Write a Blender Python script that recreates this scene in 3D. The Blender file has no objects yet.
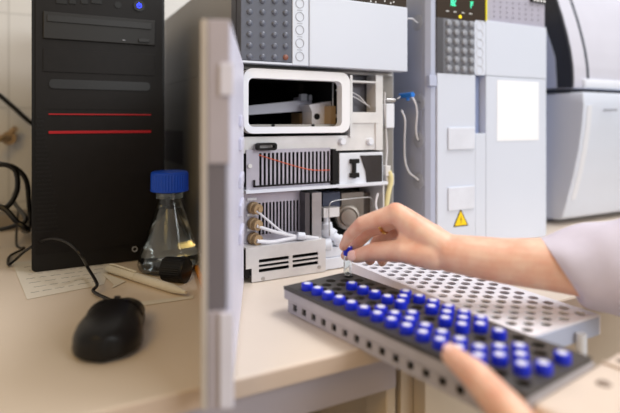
import bpy, bmesh, math, random
from mathutils import Vector, Matrix
random.seed(7)
C = bpy.context.scene.collection
PI = math.pi
T = 0.75                       # bench top above the floor

# ---------------------------------------------------------------- survey helpers (photo measurements -> metres)
F, CX, HY, EYE = 520.0, 310.0, 122.0, 0.22
ct, st = 985 / math.hypot(985, 520), 520 / math.hypot(985, 520)
def fp(px, py, Y):             # point on the vertical plane y = Y -> (x, height over bench)
    r = (px - CX) / F
    x = Y * (st + r * ct) / (ct - r * st)
    Z = st * x + ct * Y
    return x, EYE - (py - HY) * Z / F
def sp(px, py, X0):            # point on the vertical plane x = X0 -> (y, h)
    r = (px - CX) / F
    y = X0 * (ct - r * st) / (st + r * ct)
    Z = st * X0 + ct * y
    return y, EYE - (py - HY) * Z / F
def hp(px, py, h=0.0):         # point on the horizontal plane h -> (x, y)
    Z = F * (EYE - h) / (py - HY); X = (px - CX) / F * Z
    return ct * X + st * Z, -st * X + ct * Z
def cp(px, py, Z):             # point at distance Z -> world
    X = (px - CX) / F * Z
    return Vector((ct * X + st * Z, -st * X + ct * Z, T + EYE - (py - HY) * Z / F))

# ---------------------------------------------------------------- materials
def lin(c):
    return tuple((v / 12.92 if v <= 0.04045 else ((v + 0.055) / 1.055) ** 2.4) for v in (x / 255 for x in c))
MATS = {}
def mat(name, rgb, rough=0.5, metal=0.0, var=0.05, scale=30, bump=0.0, trans=0.0, ior=1.45, emit=0, coat=0.0, sss=0.0, spec=0.5):
    if name in MATS: return MATS[name]
    m = bpy.data.materials.new(name); m.use_nodes = True
    nt = m.node_tree; b = nt.nodes['Principled BSDF']
    col = lin(rgb)
    tc = nt.nodes.new('ShaderNodeTexCoord'); nz = nt.nodes.new('ShaderNodeTexNoise')
    nz.inputs['Scale'].default_value = scale; nz.inputs['Detail'].default_value = 4
    nt.links.new(tc.outputs['Object'], nz.inputs['Vector'])
    rp = nt.nodes.new('ShaderNodeValToRGB')
    rp.color_ramp.elements[0].position = .3; rp.color_ramp.elements[1].position = .7
    rp.color_ramp.elements[0].color = (*[max(0, c * (1 - var)) for c in col], 1)
    rp.color_ramp.elements[1].color = (*[min(1, c * (1 + var)) for c in col], 1)
    nt.links.new(nz.outputs['Fac'], rp.inputs['Fac'])
    nt.links.new(rp.outputs['Color'], b.inputs['Base Color'])
    b.inputs['Roughness'].default_value = rough; b.inputs['Metallic'].default_value = metal
    b.inputs['Transmission Weight'].default_value = trans; b.inputs['IOR'].default_value = ior
    b.inputs['Coat Weight'].default_value = coat
    b.inputs['Specular IOR Level'].default_value = spec
    if sss:
        b.inputs['Subsurface Weight'].default_value = sss
        b.inputs['Subsurface Radius'].default_value = (.9, .35, .2); b.inputs['Subsurface Scale'].default_value = .006
    if emit:
        b.inputs['Emission Color'].default_value = (*col, 1); b.inputs['Emission Strength'].default_value = emit
    if bump:
        bp = nt.nodes.new('ShaderNodeBump'); bp.inputs['Strength'].default_value = bump; bp.inputs['Distance'].default_value = .002
        nt.links.new(nz.outputs['Fac'], bp.inputs['Height']); nt.links.new(bp.outputs['Normal'], b.inputs['Normal'])
    MATS[name] = m
    return m

M_white = mat('white_paint', (224, 228, 238), .38, var=.015, scale=8)
M_cover = mat('cool_white_plastic', (210, 217, 232), .33, var=.012, scale=6)
M_housing = mat('blue_grey_paint', (182, 190, 214), .4, var=.02, scale=8)
M_side = mat('grey_side_paint', (150, 150, 154), .42, var=.03, scale=6)
M_keypad = mat('slate_keypad', (88, 92, 106), .5, var=.04)
M_key = mat('slate_key', (98, 103, 118), .35, var=.03)
M_keyred = mat('brown_key', (134, 84, 70), .4)
M_ring = mat('grey_outline', (170, 174, 186), .5)
M_smoke = mat('smoked_brown', (58, 48, 40), .4, var=.03, spec=.2)
M_yellow = mat('yellow_trim', (236, 222, 30), .4)
M_grille = mat('lilac_grey_plastic', (172, 170, 186), .45)
M_dark = mat('black_plastic', (18, 15, 15), .5, var=.15, scale=80, spec=.3)
M_satin = mat('satin_black', (16, 14, 14), .38, var=.1, scale=40, spec=.4)
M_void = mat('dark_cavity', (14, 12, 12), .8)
M_steel = mat('brushed_steel', (190, 188, 188), .32, 1.0, .06, 60)
M_tin = mat('bare_tin', (224, 222, 222), .42, .35, .06, 40)
M_tinl = mat('lilac_tin', (188, 184, 196), .4, .35, .05, 40)
M_gold = mat('gold', (226, 180, 100), .25, 1.0, .03)
M_brass = mat('tan_polymer', (176, 148, 112), .45)
M_tube = mat('milky_tubing', (226, 226, 232), .3)
M_ytube = mat('yellowed_tubing', (226, 214, 160), .35)
M_redw = mat('orange_wire', (226, 98, 58), .5)
M_blue = mat('cobalt_plastic', (22, 42, 205), .38, var=.04)
M_bluecap = mat('cobalt_cap', (16, 76, 206), .4, var=.04)
M_tee = mat('sky_blue_fitting', (40, 120, 214), .4)
M_septum = mat('white_septum', (232, 234, 246), .5)
M_glass = mat('clear_glass', (246, 250, 250), .02, var=0, trans=1.0, ior=1.45)
M_water = mat('water', (250, 252, 252), 0.0, var=0, trans=1.0, ior=1.333)
M_deck = mat('charcoal_tray', (70, 67, 64), .45, var=.08)
M_rack = mat('grey_tray_plastic', (176, 172, 176), .35, var=.06, scale=50)
M_tray = mat('white_tray', (242, 240, 248), .45, var=.02)
M_cream = mat('cream_plastic', (222, 206, 192), .5, var=.04)
M_skin = mat('skin', (238, 192, 166), .46, var=.05, scale=55, bump=.06, sss=.12)
_rp = [n for n in M_skin.node_tree.nodes if n.type == 'VALTORGB'][0]
_rp.color_ramp.elements[0].color = (*lin((232, 172, 146)), 1); _rp.color_ramp.elements[1].color = (*lin((243, 204, 180)), 1)
M_nail = mat('nail', (246, 204, 194), .25, var=.02)
M_coat = mat('coat_cotton', (214, 208, 224), .85, var=.02, scale=90, bump=.05)
M_paper = mat('paper', (226, 220, 208), .8, var=.02)
M_ink = mat('grey_ink', (92, 90, 96), .8)
M_label = mat('white_label', (244, 246, 252), .6, var=.005)
M_led = mat('green_display_light', (80, 235, 190), .5, emit=.8)
M_ledw = mat('pale_display_text', (220, 220, 220), .5, emit=.4)
M_ledb = mat('blue_power_light', (40, 60, 255), .5, emit=4)
M_red = mat('red_strip', (168, 18, 28), .35, var=.03)
M_orange = mat('orange_pencil', (226, 140, 36), .45)
M_wood = mat('bare_wood', (216, 178, 130), .6)
M_pen = mat('ivory_pen', (224, 220, 208), .4)
M_hood = mat('hood_silver', (200, 200, 212), .38, var=.015)
M_hoodd = mat('hood_charcoal', (40, 42, 50), .4)
M_seam = mat('seam_dark', (44, 52, 64), .6)
M_door = mat('door_mauve', (176, 170, 182), .5, var=.02)
M_doorg = mat('door_recess', (112, 108, 118), .6, var=.03)
M_liner = mat('door_liner', (216, 216, 234), .4, var=.03)
M_edge = mat('door_edge_lit', (190, 182, 176), .5)  # beige tone carries the warm light catching the door's outer corner
M_bench = mat('bench_laminate', (226, 212, 196), .42, var=.015, scale=12)
M_band = mat('bench_edge_band', (200, 180, 164), .55, var=.03)
M_apron = mat('apron_paint', (176, 168, 176), .5, var=.02)
M_cab = mat('cabinet_beige', (198, 182, 162), .55, var=.02)
M_brown = mat('brown_board', (140, 108, 70), .6, var=.1, scale=15)
M_trunk = mat('trunking_grey', (150, 140, 128), .6)

def wall_material():
    m = bpy.data.materials.new('white_wall_tile'); m.use_nodes = True
    nt = m.node_tree; b = nt.nodes['Principled BSDF']
    tc = nt.nodes.new('ShaderNodeTexCoord'); mp = nt.nodes.new('ShaderNodeMapping')
    mp.inputs['Rotation'].default_value = (PI / 2, 0, 0)
    br = nt.nodes.new('ShaderNodeTexBrick'); br.offset = 0
    br.inputs['Color1'].default_value = (*lin((218, 216, 212)), 1); br.inputs['Color2'].default_value = (*lin((214, 212, 209)), 1)
    br.inputs['Mortar'].default_value = (*lin((196, 194, 190)), 1)
    br.inputs['Scale'].default_value = 1; br.inputs['Brick Width'].default_value = .15; br.inputs['Row Height'].default_value = .2
    br.inputs['Mortar Size'].default_value = .002
    nt.links.new(tc.outputs['Object'], mp.inputs['Vector']); nt.links.new(mp.outputs['Vector'], br.inputs['Vector'])
    nt.links.new(br.outputs['Color'], b.inputs['Base Color']); b.inputs['Roughness'].default_value = .3
    return m
def floor_material():
    m = bpy.data.materials.new('floor_vinyl'); m.use_nodes = True
    nt = m.node_tree; b = nt.nodes['Principled BSDF']
    vz = nt.nodes.new('ShaderNodeTexNoise'); vz.inputs['Scale'].default_value = 40
    rp = nt.nodes.new('ShaderNodeValToRGB')
    rp.color_ramp.elements[0].color = (*lin((176, 160, 140)), 1); rp.color_ramp.elements[1].color = (*lin((196, 182, 162)), 1)
    tc = nt.nodes.new('ShaderNodeTexCoord'); nt.links.new(tc.outputs['Object'], vz.inputs['Vector'])
    nt.links.new(vz.outputs['Fac'], rp.inputs['Fac']); nt.links.new(rp.outputs['Color'], b.inputs['Base Color'])
    b.inputs['Roughness'].default_value = .5
    return m

# ---------------------------------------------------------------- mesh builder
INFO = {}
def catmull(pts, n=8):
    pts = [Vector(p) for p in pts]
    if len(pts) < 3: return pts
    P = [pts[0] * 2 - pts[1]] + pts + [pts[-1] * 2 - pts[-2]]
    out = []
    for i in range(1, len(P) - 2):
        a, b, c, d = P[i - 1:i + 3]
        for k in range(n):
            t = k / n
            out.append(.5 * ((2 * b) + (c - a) * t + (2 * a - 5 * b + 4 * c - d) * t * t + (3 * b - a - 3 * c + d) * t ** 3))
    out.append(pts[-1])
    return out

class MB:
    def __init__(s): s.bm = bmesh.new(); s.X = Matrix.Identity(4)
    def v(s, p): return s.bm.verts.new(s.X @ Vector(p))
    def face(s, vs):
        try: return s.bm.faces.new(vs)
        except ValueError: return None
    def box(s, x0, x1, y0, y1, z0, z1, bev=0.0, seg=2):
        ps = [(x, y, z) for x in (x0, x1) for y in (y0, y1) for z in (z0, z1)]
        vs = [s.v(p) for p in ps]
        fs = [s.face([vs[i] for i in q]) for q in ((0, 1, 3, 2), (4, 6, 7, 5), (0, 4, 5, 1), (2, 3, 7, 6), (0, 2, 6, 4), (1, 5, 7, 3))]
        if bev:
            es = list({e for f in fs for e in f.edges})
            bmesh.ops.bevel(s.bm, geom=es, offset=bev, segments=seg, affect='EDGES', profile=.5)
        return s
    def bx(s, x0, x1, y0, y1, h0, h1, bev=0.0): return s.box(x0, x1, y0, y1, T + h0, T + h1, bev)
    def prism(s, poly, axis, a, b, bev=0.0):   # poly: 2-D outline; axis 'x' -> (y,z), 'y' -> (x,z), 'z' -> (x,y)
        def mk(p, t):
            return {'x': (t, p[0], p[1]), 'y': (p[0], t, p[1]), 'z': (p[0], p[1], t)}[axis]
        A = [s.v(mk(p, a)) for p in poly]; B = [s.v(mk(p, b)) for p in poly]
        n = len(poly); fs = [s.face(A[::-1]), s.face(B)]
        for i in range(n): fs.append(s.face([A[i], A[(i + 1) % n], B[(i + 1) % n], B[i]]))
        if bev:
            es = list({e for f in fs if f for e in f.edges})
            bmesh.ops.bevel(s.bm, geom=es, offset=bev, segments=2, affect='EDGES', profile=.5)
        return s
    def ringprism(s, outer, inner, axis, a, b):  # two outlines of equal count
        def mk(p, t):
            return {'x': (t, p[0], p[1]), 'y': (p[0], t, p[1]), 'z': (p[0], p[1], t)}[axis]
        L = [[s.v(mk(p, t)) for p in o] for o, t in ((outer, a), (outer, b), (inner, b), (inner, a))]
        n = len(outer)
        for k in range(4):
            P, Q = L[k], L[(k + 1) % 4]
            for i in range(n): s.face([P[i], P[(i + 1) % n], Q[(i + 1) % n], Q[i]])
        return s
    def rings(s, rs, closed_ends=True):
        L = [[s.v(p) for p in r] for r in rs]; n = len(rs[0])
        for P, Q in zip(L, L[1:]):
            for i in range(n): s.face([P[i], P[(i + 1) % n], Q[(i + 1) % n], Q[i]])
        if closed_ends: s.face(L[0][::-1]); s.face(L[-1])
        return s
    def tube(s, pts, r, seg=8, smooth=6, closed_ends=True):
        pts = catmull(pts, smooth) if smooth else [Vector(p) for p in pts]
        rr = r if callable(r) else (lambda t: r)
        rs = []; up = None; n = len(pts)
        for i, p in enumerate(pts):
            d = (pts[min(i + 1, n - 1)] - pts[max(i - 1, 0)])
            if d.length < 1e-9: d = Vector((0, 0, 1))
            d.normalize()
            if up is None: up = Vector((0, 0, 1)) if abs(d.z) < .9 else Vector((1, 0, 0))
            a = d.cross(up).normalized(); up = a.cross(d).normalized()
            R = rr(i / max(1, n - 1))
            rs.append([p + (a * math.cos(2 * PI * k / seg) + up * math.sin(2 * PI * k / seg)) * R for k in range(seg)])
        return s.rings(rs, closed_ends)
    def cyl(s, p0, p1, r0, r1=None, seg=24):
        r1 = r0 if r1 is None else r1
        return s.tube([p0, p1], lambda t: r0 + (r1 - r0) * t, seg, 0)
    def lathe(s, prof, c, axis=(0, 0, 1), seg=32, cap=True):  # prof: (radius, height along axis)
        ax = Vector(axis).normalized(); up = Vector((1, 0, 0)) if abs(ax.x) < .9 else Vector((0, 1, 0))
        a = ax.cross(up).normalized(); b = ax.cross(a).normalized(); c = Vector(c)
        rs = [[c + ax * h + (a * math.cos(2 * PI * k / seg) + b * math.sin(2 * PI * k / seg)) * max(r, 1e-5) for k in range(seg)] for r, h in prof]
        return s.rings(rs, cap)
    def slotted(s, x0, x1, z0, z1, y0, y1, sx0, sx1, sz0, sz1, n, fill=.5, horizontal=False):
        s.box(x0, sx0, y0, y1, z0, z1); s.box(sx1, x1, y0, y1, z0, z1)
        s.box(sx0, sx1, y0, y1, z0, sz0); s.box(sx0, sx1, y0, y1, sz1, z1)
        if horizontal:
            st_ = (sz1 - sz0) / n
            for i in range(n + 1):
                a = sz0 + i * st_ - st_ * fill / 2; s.box(sx0, sx1, y0, y1, max(sz0, a), min(sz1, a + st_ * fill))
        else:
            st_ = (sx1 - sx0) / n
            for i in range(n + 1):
                a = sx0 + i * st_ - st_ * fill / 2; s.box(max(sx0, a), min(sx1, a + st_ * fill), y0, y1, sz0, sz1)
        return s
    def build(s, name, material, parent=None, smooth=False, weld=False):
        if weld: bmesh.ops.remove_doubles(s.bm, verts=s.bm.verts, dist=1e-5)
        bmesh.ops.recalc_face_normals(s.bm, faces=s.bm.faces)
        info = INFO.get(parent.name) if parent else None
        if info and not info[1]:
            bmesh.ops.translate(s.bm, verts=s.bm.verts, vec=-info[0])
        loc = Vector((0, 0, 0))
        if parent is None:                       # origin at the foot of the thing
            xs = [v.co for v in s.bm.verts]
            lo = Vector([min(c[i] for c in xs) for i in range(3)]); hi = Vector([max(c[i] for c in xs) for i in range(3)])
            loc = Vector(((lo.x + hi.x) / 2, (lo.y + hi.y) / 2, lo.z))
            bmesh.ops.translate(s.bm, verts=s.bm.verts, vec=-loc)
        me = bpy.data.meshes.new(name)
        if smooth:
            for f in s.bm.faces: f.smooth = True
        s.bm.to_mesh(me); s.bm.free()
        o = bpy.data.objects.new(name, me); C.objects.link(o)
        for mm in (material if isinstance(material, (list, tuple)) else [material]): me.materials.append(mm)
        if smooth:
            try: me.set_sharp_from_angle(angle=math.radians(40))
            except Exception: pass
        if parent:
            o.parent = parent; INFO[o.name] = info
        else:
            o.location = loc; INFO[o.name] = (loc, False)
        return o
def tag(o, label=None, cat=None, group=None, kind=None):
    for k, v in (('label', label), ('category', cat), ('group', group), ('kind', kind)):
        if v: o[k] = v
    return o
def thing(name, label, cat, loc, rz=0.0, local=False, group=None):
    o = bpy.data.objects.new(name, None); C.objects.link(o); o.empty_display_size = .02
    o.location = loc; o.rotation_euler = (0, 0, rz)
    INFO[o.name] = (Vector(loc), local)
    return tag(o, label, cat, group)
def copy_tree(o, parent=None):
    c = o.copy(); C.objects.link(c)
    if parent: c.parent = parent
    for ch in list(o.children): copy_tree(ch, c)
    return c
def rrect(x0, x1, z0, z1, r, n=6):
    pts = []
    for cx, cz, a0 in ((x1 - r, z1 - r, 0), (x0 + r, z1 - r, PI / 2), (x0 + r, z0 + r, PI), (x1 - r, z0 + r, 1.5 * PI)):
        for k in range(n + 1):
            a = a0 + PI / 2 * k / n; pts.append((cx + r * math.cos(a), cz + r * math.sin(a)))
    return pts
def circ(cx, cz, r, n=20, rz=None): return [(cx + r * math.cos(2 * PI * k / n), cz + (rz or r) * math.sin(2 * PI * k / n)) for k in range(n)]

# ---------------------------------------------------------------- the room
def struct(b, name, m): return tag(b.build(name, m), kind='structure')
struct(MB().box(-1.6, 2.4, -1.6, 1.5, -.02, 0), 'floor', floor_material())
struct(MB().box(-1.6, 2.4, 1.27, 1.33, 0, 2.7), 'wall_back', wall_material())
# grey trunking along the wall foot
struct(MB().bx(-1.6, 2.4, 1.212, 1.268, .0005, .033, .003), 'trim_1', M_trunk)

# ---------------------------------------------------------------- bench
bench = thing('workbench', 'long cream laminate lab workbench carrying the instruments and computer', 'workbench', (.2, .85, 0))
MB().bx(-1.2, 2.0, .424, 1.268, -.0155, 0, .0012).build('worktop', M_bench, bench)
MB().bx(-1.2, 2.0, .4215, .4239, -.0165, -.0008, .0008).build('edge_band', M_band, bench)
MB().bx(-1.2, .334, .440, .462, -.058, -.0156).build('apron', M_apron, bench)
xl = fp(390, 400, .44)[0]; xr = fp(399.5, 400, .44)[0]
for (a, b_) in ((xl, xr), (-.9, -.86)):
    MB().box(a, b_, .446, .486, .0, T - .0157, .002).build('leg', M_cab, bench)
for (a, b_) in ((xl, xr), (-.9, -.86)):
    MB().box(a, b_, 1.2, 1.24, .0, T - .0157, .002).build('leg', M_cab, bench)
MB().box(-.86, xl, .62, 1.2, T - .20, T - .18).build('lower_shelf', M_cab, bench)
MB().box(-.86, xl, 1.205, 1.225, .1, T - .0157).build('back_panel', M_brown, bench)

x0 = fp(404.5, 400, .44)[0]; x1 = fp(415, 400, .44)[0]
cab = thing('base_cabinet', 'beige base cabinet under the bench below the vial rack', 'cabinet', ((x0 + 1.9) / 2, .8, 0))
MB().box(x0, 1.9, .446, 1.19, .06, T - .017).build('body', M_cab, cab)
MB().box(x0 + .02, 1.88, .48, 1.15, 0, .06).build('plinth', M_doorg, cab)
w = (1.9 - x1) / 3
for k in range(3):
    d = MB().box(x1 + k * w + .002, x1 + (k + 1) * w - .002, .426, .445, .07, T - .018, .001).build('door', M_cab, cab)
    MB().box(x1 + k * w + .03, x1 + k * w + .042, .402, .4255, .38, .52, .003).build('handle', M_steel, d)

# things on the low shelf
MB().box(-.10, .12, .70, .95, T - .179, T - .06, .004).build('cardboard_box', M_brown)
tag(bpy.data.objects['cardboard_box'], 'brown cardboard box on the shelf under the bench', 'box')

# ---------------------------------------------------------------- computer tower
PY = .852
pc = thing('computer_tower', 'black desktop computer tower with two red stripes and blue power light', 'computer', (.095, 1.03, T))
MB().bx(.002, .188, .905, 1.165, .008, .428, .002).build('case_shell', M_dark, pc)
def pcx(px, py): return fp(px, py, PY)
b = MB()
b.prism(rrect(fp(31.5, 100, PY)[0], fp(165, 100, PY)[0], T + .0012, T + .430, .007, 4), 'y', PY + .004, .9045)
b.build('front_bezel', M_satin, pc)
b = MB(); (a, z1), (c, z0) = pcx(38, 252), pcx(163, 0)
b.prism(rrect(.0, .181, T + .027, T + .427, .004, 4), 'y', PY, PY + .004); b.build('front_panel', M_dark, pc)
(a, z1) = pcx(43, 11); (c, z0) = pcx(155, 46)
dr = MB().bx(a, c, PY - .003, PY, z0, z1, .0012).build('optical_drive', mat('drive_black', (24, 23, 23), .5), pc)
(d1, e1), (d2, e2) = pcx(47, 15), pcx(151, 30)
MB().bx(d1, d2, PY - .0045, PY - .0031, e2, e1, .0005).build('disc_tray', mat('drive_tray', (32, 32, 33), .45), dr)
(d1, e1), (d2, e2) = pcx(138, 39), pcx(149, 43)
MB().bx(d1, d2, PY - .005, PY - .0031, e2, e1, .0005).build('eject_button', mat('drive_tray', (0, 0, 0)), dr)
MB().bx(*[pcx(122, 40)[0], pcx(125, 40)[0]], PY - .004, PY - .0031, pcx(122, 40.7)[1], pcx(122, 40.0)[1]).build('drive_lamp', M_ring, dr)
b = MB()
for yy in (64,):
    (a, z1), (c, z0) = pcx(43, 48), pcx(155, 76); b.bx(a, c, PY - .0012, PY, z0, z1, .0004)
b.build('bay_cover', M_dark, pc)
(a, z1), (c, z0) = pcx(49, 79), pcx(150, 91)
MB().prism(rrect(a, c, T + z0, T + z1, .006, 5), 'y', PY - .0015, PY).build('card_slot_cover', mat('slot_grey', (30, 31, 33), .4), pc)
for (p, q) in ((113.5, 115.6), (131, 133)):
    (a, z1), (c, z0) = pcx(48.5, p), pcx(151, q)
    MB().bx(a, c, PY - .0015, PY, z0 + .0002, z1, .0004).build('accent_strip', M_red, pc)
(a, z1), (c, z0) = pcx(43, 104), pcx(156, 110)
MB().bx(a, c, PY - .0008, PY, z0, z1).build('trim_line', M_dark, pc)
b = MB()                                          # hexagonal grip texture on the left
for i in range(9):
    for j in range(28):
        cx = .001 + i * .0042 + (.0021 if j % 2 else 0); cz = T + .06 + j * .0062
        if cx < .009 + .0002 * (28 - j) * 4: b.prism(circ(cx, cz, .0019, 6), 'y', PY - .0006, PY)
b.build('textured_grip', M_satin, pc)
px_, pz_ = pcx(139, 6)
bt = MB().prism(circ(px_, T + pz_, .0085), 'y', PY - .002, PY).build('power_button', M_satin, pc)
b = MB()
b.ringprism([(px_ + .0038 * math.cos(k * .5), T + pz_ + .0038 * math.sin(k * .5)) for k in range(12)], [(px_ + .0029 * math.cos(k * .5), T + pz_ + .0029 * math.sin(k * .5)) for k in range(12)], 'y', PY - .0028, PY - .0021)
b.bx(px_ - .0005, px_ + .0005, PY - .0028, PY - .0021, pz_, pz_ + .005)
b.build('power_symbol', M_ledb, bt)
for (p, q) in ((56, 67), (69, 76), (81, 88), (91, 102)):
    (a, z1), (c, z0) = pcx(p, -1), pcx(q, 4.5)
    MB().bx(a, c, PY - .001, PY, z0, z1, .0004).build('usb_port', mat('port_black', (4, 4, 4), .5), pc)
a, z0 = pcx(118, 5)
MB().prism(circ(a, T + z0, .005), 'y', PY - .001, PY).build('audio_jack', mat('port_black', (4, 4, 4)), pc)
a, z0 = pcx(135, 252)
MB().ringprism(circ(a, T + z0 + .004, .0042), circ(a, T + z0 + .004, .003), 'y', PY + .001, PY + .0036).build('lock_ring', M_ring, pc)
for (fx, fy) in ((.02, .92), (.17, .92), (.02, 1.14), (.17, 1.14)):
    MB().cyl((fx, fy, T + .0005), (fx, fy, T + .0085), .01).build('foot', M_satin, pc)

# ---------------------------------------------------------------- mouse
mo = thing('computer_mouse', 'black wired computer mouse on the bench in front of the tower', 'mouse', (.068, .575, T), 0)
ML = .060
mang = math.atan2(.655 - .520, .083 - .046)
MX = Matrix.Translation((.069, .561, T)) @ Matrix.Rotation(mang, 4, 'Z')
def mouse_ring(t, inset=0.0, low=0.0):
    # t -1 (palm) .. 1 (front)
    wd = .0322 * (max(0.0, 1 - abs(t) ** (3.0 if t < 0 else 5.0))) ** .42 * (1 - .10 * t) * (1 - .10 * math.exp(-((t - .1) / .35) ** 2)) - inset
    wd = max(wd, .0008)
    ht = .033 * (max(0, 1 - abs(t + .12) ** 2.6 * .62)) ** .8 - inset
    ht = max(ht * (1 if t < .8 else 1 - (t - .8) * 1.2), .006)
    r = []
    for k in range(24):
        a = 2 * PI * k / 24; cy, cz = math.cos(a), math.sin(a)
        z = ht * (abs(cz) ** .75) if cz > 0 else -.006 * (abs(cz) ** .5)
        r.append((t * ML, wd * (abs(cy) ** .8) * (1 if cy > 0 else -1), .0075 + z * (1 - .15)))
    return r
b = MB(); b.X = MX
ts = [-1 + 2 * i / 28 for i in range(29)]
b.rings([mouse_ring(max(-.995, min(.995, t))) for t in ts]); b.build('shell', M_satin, mo, smooth=True)
for sgn in (-1, 1):
    b = MB(); b.X = MX
    rs = []
    for i in range(9):
        t = .18 + i * .09
        R = mouse_ring(min(t, .9), -.0008)
        sel = [p for p in R if p[2] > .014 and p[1] * sgn > .0025]
        sel.sort(key=lambda p: p[1] * sgn)
        n = 5; out = []
        for q in range(n):
            f = q / (n - 1) * (len(sel) - 1); i0 = int(f); i1 = min(i0 + 1, len(sel) - 1)
            out.append(Vector(sel[i0]).lerp(Vector(sel[i1]), f - i0))
        rs.append(out + [Vector((p.x, p.y * .98, p.z - .0012)) for p in out[::-1]])
    b.rings(rs); b.build('button', M_satin, mo, smooth=True)
b = MB(); b.X = MX; b.cyl((.034, -.0028, .0242), (.034, .0028, .0242), .0078, seg=20); b.build('scroll_wheel', mat('wheel_rubber', (46, 46, 48), .6), mo, smooth=True)
tip = MX @ Vector((.0605, 0, .012))
cab_pts = [tip, MX @ Vector((.072, .001, .010))]
for (p, q, h) in ((94, 292, .004), (97, 284, .012), (88, 268, .016)):
    cab_pts.append(Vector((*hp(p, q, h), T + h)))
for p in (((80, 254, .690)), ((66, 242, .715)), ((48, 239, .745)), ((28, 249, .775)), ((15, 260, .795))):
    cab_pts.append(cp(*p))
cab_pts += [Vector((*hp(8.5, 264.5, .004), T + .004)), Vector((*hp(10, 256, .004), T + .004)), Vector((*hp(24, 248, .004), T + .004)), Vector((-.03, 1.06, T + .004)), Vector((-.03, 1.19, T + .05))]
MB().tube(cab_pts, .0021, 8, 8).build('cable', M_satin, mo, smooth=True)

# ---------------------------------------------------------------- cables beside the tower
def cable(pts, r, label, name='power_cable'):
    o = MB().tube(pts, r, 8, 8).build(name, M_satin, smooth=True); return tag(o, label, 'cable')
def wp(px, py, Y):
    x, h = fp(px, py, Y); return Vector((x, Y, T + h))
cable([wp(-30, 75, 1.19), wp(-5, 92, 1.19), wp(12, 106, 1.195), wp(30, 122, 1.2), wp(48, 133, 1.225)], .0045, 'thick black cable sloping down the tiled wall behind the tower')
cable([wp(-25, 172, 1.0), wp(-8, 166, 1.0), wp(6, 165, 1.0), wp(16, 172, 1.0), wp(17, 190, 1.0), wp(8, 206, 1.0), wp(-6, 208, 1.01), wp(-22, 214, 1.02)], .0042, 'black cable looping tightly at the left of the tower, the inner loop')
cable([wp(-22, 162, 1.03), wp(0, 164, 1.03), wp(15, 168, 1.03), wp(26, 180, 1.03), wp(29, 202, 1.04), wp(30.5, 226, 1.06), Vector((-.02, 1.19, T + .03))], .0042, 'black cable arching behind the tower edge, the outer loop')
cable([wp(-24, 205, .99), wp(-4, 206, .99), wp(6, 210, .985), wp(17, 222, .98), wp(28, 230, .99), Vector((-.02, 1.12, T + .015)), Vector((-.02, 1.19, T + .015))], .0045, 'black cable running from the inner loop behind the tower near the bench')
cable([wp(-24, 232, 1.01), wp(-2, 230, 1.01), wp(14, 226, 1.0), wp(26, 219, .995), Vector((-.036, 1.1, T + .075)), Vector((-.032, 1.16, T + .09))], .0036, 'thin black cable rising rightward behind the tower foot')
b = MB().lathe([(.010, 0), (.022, .004), (.024, .012), (.020, .020), (.010, .024)], (wp(4, 206, .985).x, .985, wp(4, 206, .985).z - .012), seg=20)
# wall tap
tx, th = fp(9, 138, 1.25)
tap = thing('wall_hook', 'small dull brass fitting on the tiled wall left of the tower', 'fitting', (tx, 1.25, T + th - .02))
MB().cyl((tx, 1.269, T + th), (tx, 1.24, T + th), .014).build('mount', M_brass, tap, smooth=True)
MB().tube([(tx, 1.24, T + th), (tx - .012, 1.225, T + th + .002), (tx - .022, 1.22, T + th - .008), (tx - .026, 1.22, T + th - .02)], .006, 10).build('spout', M_brass, tap, smooth=True)
MB().cyl((tx + .004, 1.245, T + th + .012), (tx + .012, 1.235, T + th + .02), .006).build('knob', M_brass, tap, smooth=True)
b.bm.free()

# ---------------------------------------------------------------- paper, pen, pencil, cap, flask
def sheet(name, pts, label, h=.0006, th=.0003):
    b = MB(); b.prism(pts, 'z', T + h, T + h + th); o = b.build(name, M_paper); return tag(o, label, 'paper')
c1, c2, c3, c4 = hp(12, 263), hp(27, 300), hp(104, 285), (.118, .925)
note = thing('note_sheet', 'white paper with handwritten notes sticking out under the tower', 'paper', (.03, .83, T))
MB().prism([c1, c2, c3, c4], 'z', T + .0006, T + .0009).build('sheet', M_paper, note)
b = MB(); rnd = random.Random(3)
for row in range(7):
    f = .12 + row * .115
    A = Vector(c2).lerp(Vector(c1), f); B_ = Vector(c3).lerp(Vector(c4), f)
    s0 = .05 + .08 * rnd.random(); 
    while s0 < .9:
        s1 = min(.93, s0 + .05 + .1 * rnd.random()); pts = []
        n = int((s1 - s0) * 110)
        for k in range(n):
            P = A.lerp(B_, s0 + (s1 - s0) * k / n)
            dv = (Vector(c1) - Vector(c2)).normalized() * (.0026 * (rnd.random() - .5))
            pts.append((P.x + dv.x, P.y + dv.y, T + .00095))
        if len(pts) > 2: b.tube(pts, .00028, 4, 0)
        s0 = s1 + .02 + .03 * rnd.random()
b.build('handwriting', M_ink, note)
sheet('paper_slip', [hp(99, 272), hp(126, 282), hp(112, 289), (.093, .742)], 'small blank paper slip under the pen end', .0011)
sheet('paper_strip', [hp(136, 303), hp(194, 296), hp(193, 299), hp(137, 307)], 'narrow pale paper strip lying near the mouse front', .0006)

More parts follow.
